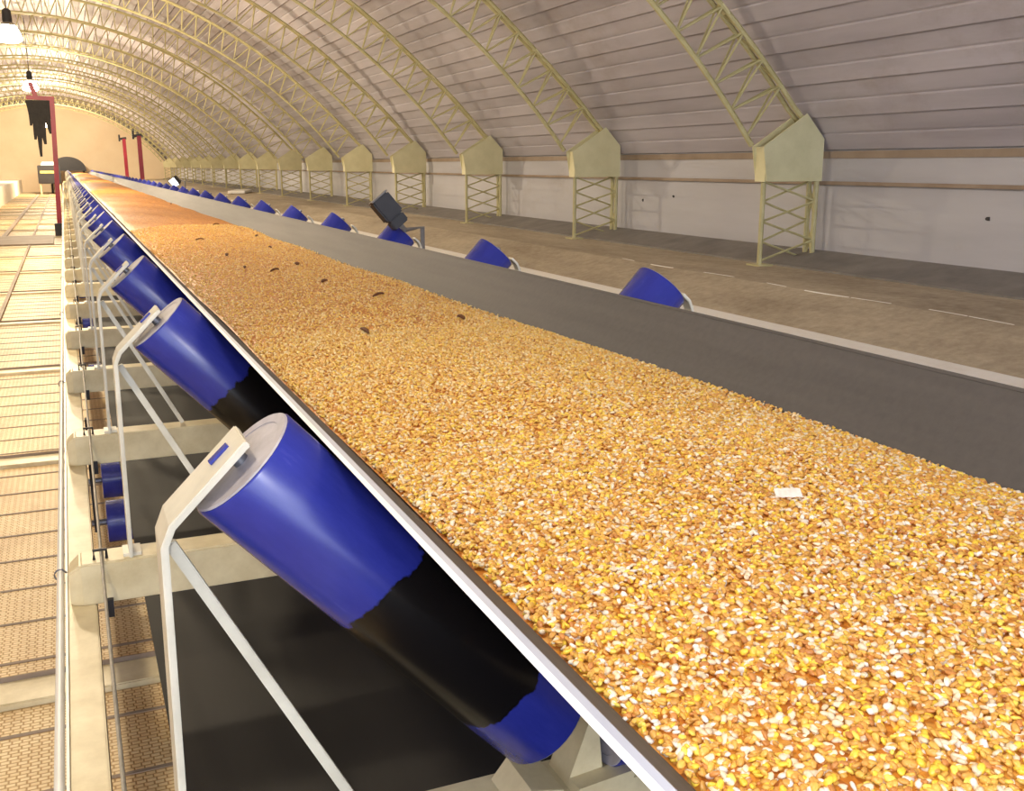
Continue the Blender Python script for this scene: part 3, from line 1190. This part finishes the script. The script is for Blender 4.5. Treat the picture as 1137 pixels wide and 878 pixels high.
# ---------------------------------------------------------------- walkway
GX0, GX1 = -2.34, 2.25
GZ = -1.6
seams = [0.45 + 2.75 * k for k in range(-1, 25)]
wk_labels = {}
pan = thing('walkway_grating', P(-0.2, seams[0], GZ), '', 'grating', 'expanded metal walkway panels')
mb = MB(pan.location.copy())
y0, y1 = seams[0] + .08, seams[1] - .08
mb.box(GX0, GX1, y0, y1, zz(GZ - .03), zz(GZ))
mb.obj('mesh_sheet', M['grating'], pan)
for k in range(8):
    yv = y0 + (k + 0.5) * (y1 - y0) / 8
    mb = MB(pan.location.copy())
    mb.box(GX0, GX1, yv - .007, yv + .007, zz(GZ - .02), zz(GZ + .003))
    mb.obj('cross_rod', M['rust'], pan)
for k, yv in enumerate(seams[:-1]):
    if k == 0:
        lb = 'expanded metal walkway panel closest to the camera, in front of the first support beam'
        pan['label'] = lb
    else:
        lb = 'expanded metal walkway panel beyond the %s walkway support beam from the camera' % ordinal(k)
        dup(pan, P(-0.2, yv, GZ), lb)
sb = None
for k, yv in enumerate(seams[1:]):
    lb = '%s pale support beam across the walkway, counted from the camera' % ordinal(k + 1)
    if sb is None:
        sb = thing('walkway_beam', P(-0.2, yv, GZ), lb, 'beam', 'support beams between the walkway panels')
        mb = MB(sb.location.copy())
        mb.box(GX0, GX1, yv - .075, yv + .075, zz(GZ - .12), zz(GZ + .02))
        mb.obj('flat_bar', M['cream'], sb, bevel=.004)
        mb = MB(sb.location.copy())
        mb.box(GX0, GX1, yv + .0752, yv + .0795, zz(GZ - .12), zz(GZ + .035))
        mb.obj('toe_strip', M['rust'], sb)
    else:
        dup(sb, P(-0.2, yv, GZ), lb)
mb = MB(P(-.8, 24, GZ))
mb.box(-2.2, -.32, 22.6, 25.4, zz(GZ + .037), zz(GZ + .05))
tag(mb.obj('cover_plate', M['rust'], bevel=.004), 'brown cover plate lying across the walkway by the foot of the tall red post', 'plate')
# long flat seam strips that run along the walkway
for xx, lb in ((-1.36, 'dark flat strip running along the outer half of the walkway'), (-0.76, 'thin dark strip running along the middle of the walkway')):
    mb = MB(P(xx, 0, GZ))
    wd = .05 if xx < -1 else .02
    mb.box(xx - wd, xx + wd, 0.3, 62, zz(GZ + .02), zz(GZ + .036))
    tag(mb.obj('walkway_strip', M['rust']), lb, 'strip')

# ---------------------------------------------------------------- lamps
LX, LH = -0.62, 2.03


def lamp_fixture(y, lb):
    root = thing('high_bay_lamp', P(LX, y, LH), lb, 'lamp', 'high bay lamps under the crown of the vault')
    o = root.location.copy()
    T = Matrix.Translation(P(LX, y, LH))
    mb = MB(o)
    mb.tube([P(LX, y, LH + .40), P(LX, y, arc_pt(RV, math.pi / 2)[1] - .02)], .008, 6)
    mb.obj('hanging_rod', M['dark'], root, smooth=True)
    mb = MB(o)
    mb.lathe([(0, .42), (.03, .42), (.065, .39), (.075, .25), (.07, .20), (.0, .20)], 20, 0, T)
    mb.obj('ballast_housing', M['dark'], root, smooth=True)
    mb = MB(o)
    mb.lathe([(.06, .215), (.09, .20), (.12, .165), (.112, .16), (.08, .19), (.05, .205)], 28, 0, T, closed=True)
    mb.obj('collar', M['zinc'], root, smooth=True)
    mb = MB(o)
    mb.lathe([(0, .19), (.07, .18), (.115, .15), (.165, .07), (.20, -.03), (.19, -.07), (.12, -.10), (0, -.11)], 28, 0, T)
    mb.obj('glass_refractor', M['bulb'], root, smooth=True)
    return root


for y, lb, kw in ((-5, 'high bay lamp behind the camera', 170), (1.2, 'unseen lamp added over the photographer to light the near walkway', 0), (7, 'high bay lamp above the near end of the walkway', 290),  # the lamp over the photographer is added to brighten the near walkway
                  (13, 'unseen lamp added beyond the top left corner to brighten the maize', 260),  # extra lamp added out of view, fills the dim stretch of maize
                  (19, 'glaring high bay lamp at the top left corner of the photo', 800),
                  (31, 'glaring high bay lamp hanging just above the black rubber strips', 900),
                  (44.7, 'small high bay lamp behind the black rubber strips', 900), (59.6, 'farthest high bay lamp before the end wall', 1900)):
    r = lamp_fixture(y, lb)
    # the lamps shine all round, but the added one over the photographer is a spot aimed straight down
    for kind, en in (('POINT', 0 if 0 < y < 2 else kw), ('SPOT', 85 if 0 < y < 2 else 0)):
        if not en:
            continue
        L = bpy.data.lights.new('lamp_light', kind)
        if kind == 'SPOT':
            L.spot_size = math.radians(105)
            L.spot_blend = 0.6
        L.energy = en
        L.color = (1, .83, .58) if y > 0 else (1, .93, .82)
        L.shadow_soft_size = 0.12
        lo = bpy.data.objects.new('lamp_light', L)
        lo.location = Vector((0, 0, -.26))
        lo.parent = r
        COL.objects.link(lo)

# the photographer's flash, held just above the lens
L = bpy.data.lights.new('camera_flash', 'AREA')
L.shape = 'DISK'
L.size = 0.09
L.energy = 14
L.color = (.86, .92, 1)
fo = bpy.data.objects.new('camera_flash', L)
fo.location = P(-0.06, -0.12, 0.10)
COL.objects.link(fo)

# ---------------------------------------------------------------- floodlights and other fittings


def flood(name, c, axis, size, lit, lb, foot, post=True):
    """housing box with a pale front rim and a gear box, on a bracket and post"""
    root = thing(name, P(*foot), lb, 'floodlight')
    o = root.location.copy()
    c = P(*c)
    ax = Vector(axis).normalized()
    L_, W_, T_ = size
    side = Vector((0, 1, 0))
    side = (side - ax * side.dot(ax)).normalized()
    mb = MB(o)
    mb.bar(c - ax * L_ * .5, c + ax * L_ * .2, T_, W_, up=ax.cross(side))
    mb.obj('housing', M['dark'], root, bevel=.008)
    mb = MB(o)
    mb.bar(c + ax * L_ * .21, c + ax * L_ * .5, T_ * .8, W_ * .86, up=ax.cross(side))
    mb.obj('gear_box', M['dark'], root, bevel=.006)
    mb = MB(o)
    mb.bar(c - ax * (L_ * .5 + .006), c - ax * (L_ * .5 - .002), T_ * 1.03, W_ * 1.03, up=ax.cross(side))
    mb.obj('front_rim', M['kerb'], root, bevel=.003)
    if lit:
        mb = MB(o)
        mb.bar(c - ax * (L_ * .5 + .012), c - ax * (L_ * .5 + .007), T_ * .8, W_ * .86, up=ax.cross(side))
        mb.obj('glass', M['flood'], root)
    e = c + ax * L_ * .5
    mb = MB(o)
    mb.tube([e - ax * .02, e + ax * .03, Vector((o.x, o.y, e.z - .02)), o], .012, 8)
    mb.obj('bracket', M['kerb'], root, smooth=True)
    return root


flood('floodlight', (1.392, 4.66, -0.215), (0.62, -.17, -0.78), (.165, .095, .10), False,
      'black floodlight tilted on a bracket beside the belt, seen from behind', (1.60, 4.80, BEAM_T))
flood('floodlight', (1.60, 17.0, -0.25), (0.35, 0.9, 0.25), (.16, .14, .11), True,
      'small lit floodlight shining white far along the right side of the belt', (1.72, 16.8, -0.885))

# red frames
fr = thing('red_gantry', P(-.17, 25.6, GZ), 'tall red post with a top arm reaching over the walkway', 'post')
o = fr.location.copy()
mb = MB(o)
mb.bar(P(-.20, 25.6, GZ), P(-.10, 25.6, 1.42), .10, .10, up=(0, 1, 0))
mb.obj('post', M['red'], fr, bevel=.01)
mb = MB(o)
mb.bar(P(-.05, 25.6, 1.44), P(-.62, 25.6, 1.46), .09, .09)
mb.obj('arm', M['red'], fr, bevel=.01)
mb = MB(o)
mb.bar(P(-.42, 25.6, 1.46), P(-.52, 25.6, 1.78), .1, .1, up=(0, 1, 0))
mb.obj('arm_bracket', M['red'], fr)
mb = MB(o)
mb.box(-.30, -.10, 25.45, 25.75, zz(GZ), zz(GZ + .3))
mb.obj('foot', M['dark'], fr, bevel=.01)
cu = thing('rubber_strips', P(-.42, 25.6, 1.40), 'cluster of ragged black rubber strips hanging from the red arm', 'rubber strips')
o = cu.location.copy()
for k, (dx, ln, wd) in enumerate([(-.22, .55, .10), (-.13, .85, .11), (-.04, 1.22, .10), (.05, .95, .12), (.15, .72, .11), (.22, .66, .08)]):
    mb = MB(o)
    x0 = -.36 + dx
    n = 6
    poly = []
    yy = 25.56 + .02 * (k % 3)
    vs, fs = [], []
    for j in range(n + 1):
        u = j / n
        ww = wd * .68 * (1 - .65 * u ** 2)
        xo = .03 * math.sin(u * 3 + k)
        z = 1.40 - ln * u
        vs += [P(x0 + xo - ww, yy, z), P(x0 + xo + ww, yy, z), P(x0 + xo + ww, yy + .015, z), P(x0 + xo - ww, yy + .015, z)]
    for j in range(n):
        for q in range(4):
            fs.append((j * 4 + q, j * 4 + (q + 1) % 4, j * 4 + 4 + (q + 1) % 4, j * 4 + 4 + q))
    fs += [(0, 1, 2, 3), (n * 4, n * 4 + 3, n * 4 + 2, n * 4 + 1)]
    mb.add(vs, fs)
    mb.obj('strip', M['strip'], cu)
for (xx, yy, ht, lb) in ((1.80, 34, .78, 'farther of the two short red posts on the right of the belt'),
                         (1.80, 27.3, .70, 'nearer of the two short red posts on the right of the belt')):
    r = thing('red_post', P(xx, yy, -1.72), lb, 'post', 'red posts right of the belt')
    o = r.location.copy()
    mb = MB(o)
    mb.bar(P(xx, yy, -1.72), P(xx - .02, yy, ht), .10, .10, up=(0, 1, 0))
    mb.obj('shaft', M['red'], r, bevel=.008)
    mb = MB(o)
    mb.bar(P(xx - .16, yy, ht - .01), P(xx + .05, yy, ht + .02), .07, .07)
    mb.obj('arm', M['dark'], r)
    mb = MB(o)
    mb.bar(P(xx - .15, yy, ht - .08), P(xx - .15, yy, ht + .12), .05, .05, up=(0, 1, 0))
    mb.obj('pulley_hanger', M['dark'], r)

# dark drive machine on the landing and the hood over the belt's far end
mc = thing('drive_machine', P(-.74, 63, GZ), 'dark boxy drive machine with a white top panel at the end of the walkway', 'machine')
o = mc.location.copy()
mb = MB(o)
mb.box(-1.32, -.16, 62.5, 64, zz(-1.02), zz(-.02))
mb.obj('cabinet', M['dark'], mc, bevel=.03)
for xx in (-1.26, -.28):
    for yy in (62.6, 63.8):
        mb = MB(o)
        mb.box(xx, xx + .08, yy, yy + .08, zz(GZ), zz(-1.02))
        mb.obj('leg', M['cream'], mc)
mb = MB(o)
mb.prism([(-1.14, zz(-.02)), (-.42, zz(-.02)), (-.46, zz(.16)), (-1.06, zz(.16))], 62.55, 63.5)
mb.obj('top_panel', M['white'], mc)
mb = MB(o)
mb.box(-1.2, -.26, 62.46, 62.5, zz(-.46), zz(-.32))
mb.obj('band', M['yellow'], mc)
hd = thing('belt_hood', P(.25, 65.9, GZ), 'dark half round hood over the far end of the belt', 'hood')
o = hd.location.copy()
mb = MB(o)
arcp = [(.25 + .98 * math.cos(a), zz(-.34 + .80 * math.sin(a))) for a in np.linspace(0, math.pi, 25)]
mb.prism(arcp, 65.0, 67)
mb.obj('shell', M['dark'], hd, smooth=True)
for xx in (-.68, 1.1):
    mb = MB(o)
    mb.box(xx - .05, xx + .05, 65.4, 66.8, zz(GZ), zz(-.34))
    mb.obj('leg', M['dark'], hd)
# scrap and handrail bits
sc_ = MB(P(5.1, 32.5, FLOOR_R))
sc_.bar(P(4.75, 32.0, FLOOR_R + .05), P(5.35, 34.2, FLOOR_R + .05), .5, .08)
tag(sc_.obj('sheet_offcut', M['white'], bevel=.01), 'pale sheet offcut lying on the far ledge under the arches', 'sheet')
lp = thing('marker_post', P(-5.3, 64, FLOOR_R), 'slim pale post on the far left ledge', 'post')
mb = MB(lp.location.copy())
mb.bar(P(-5.3, 64, FLOOR_R), P(-5.3, 64, -.1), .16, .16, up=(0, 1, 0))
mb.obj('shaft', M['gusset'], lp)

# ---------------------------------------------------------------- world and camera
wd = bpy.data.worlds.new('World')
scene.world = wd
wd.use_nodes = True
bg = wd.node_tree.nodes['Background']
bg.inputs['Color'].default_value = (.76, .85, 1, 1)
bg.inputs['Strength'].default_value = 6.0

cam = bpy.data.cameras.new('camera')
cam.sensor_width = 36
cam.lens = F / 1137 * 36
cam.clip_start = 0.02
cam.clip_end = 300
co = bpy.data.objects.new('camera', cam)
co.location = P(0, 0, 0)
co.rotation_euler = (math.pi / 2 - th, 0, -ps)
COL.objects.link(co)
scene.camera = co

scene.view_settings.view_transform = 'Standard'
scene.view_settings.look = 'None'
scene.view_settings.exposure = 0.0
scene.view_settings.gamma = 1.0
scene.view_settings.use_curve_mapping = False
scene.cycles.use_denoising = True
scene.cycles.max_bounces = 8
scene.cycles.diffuse_bounces = 5
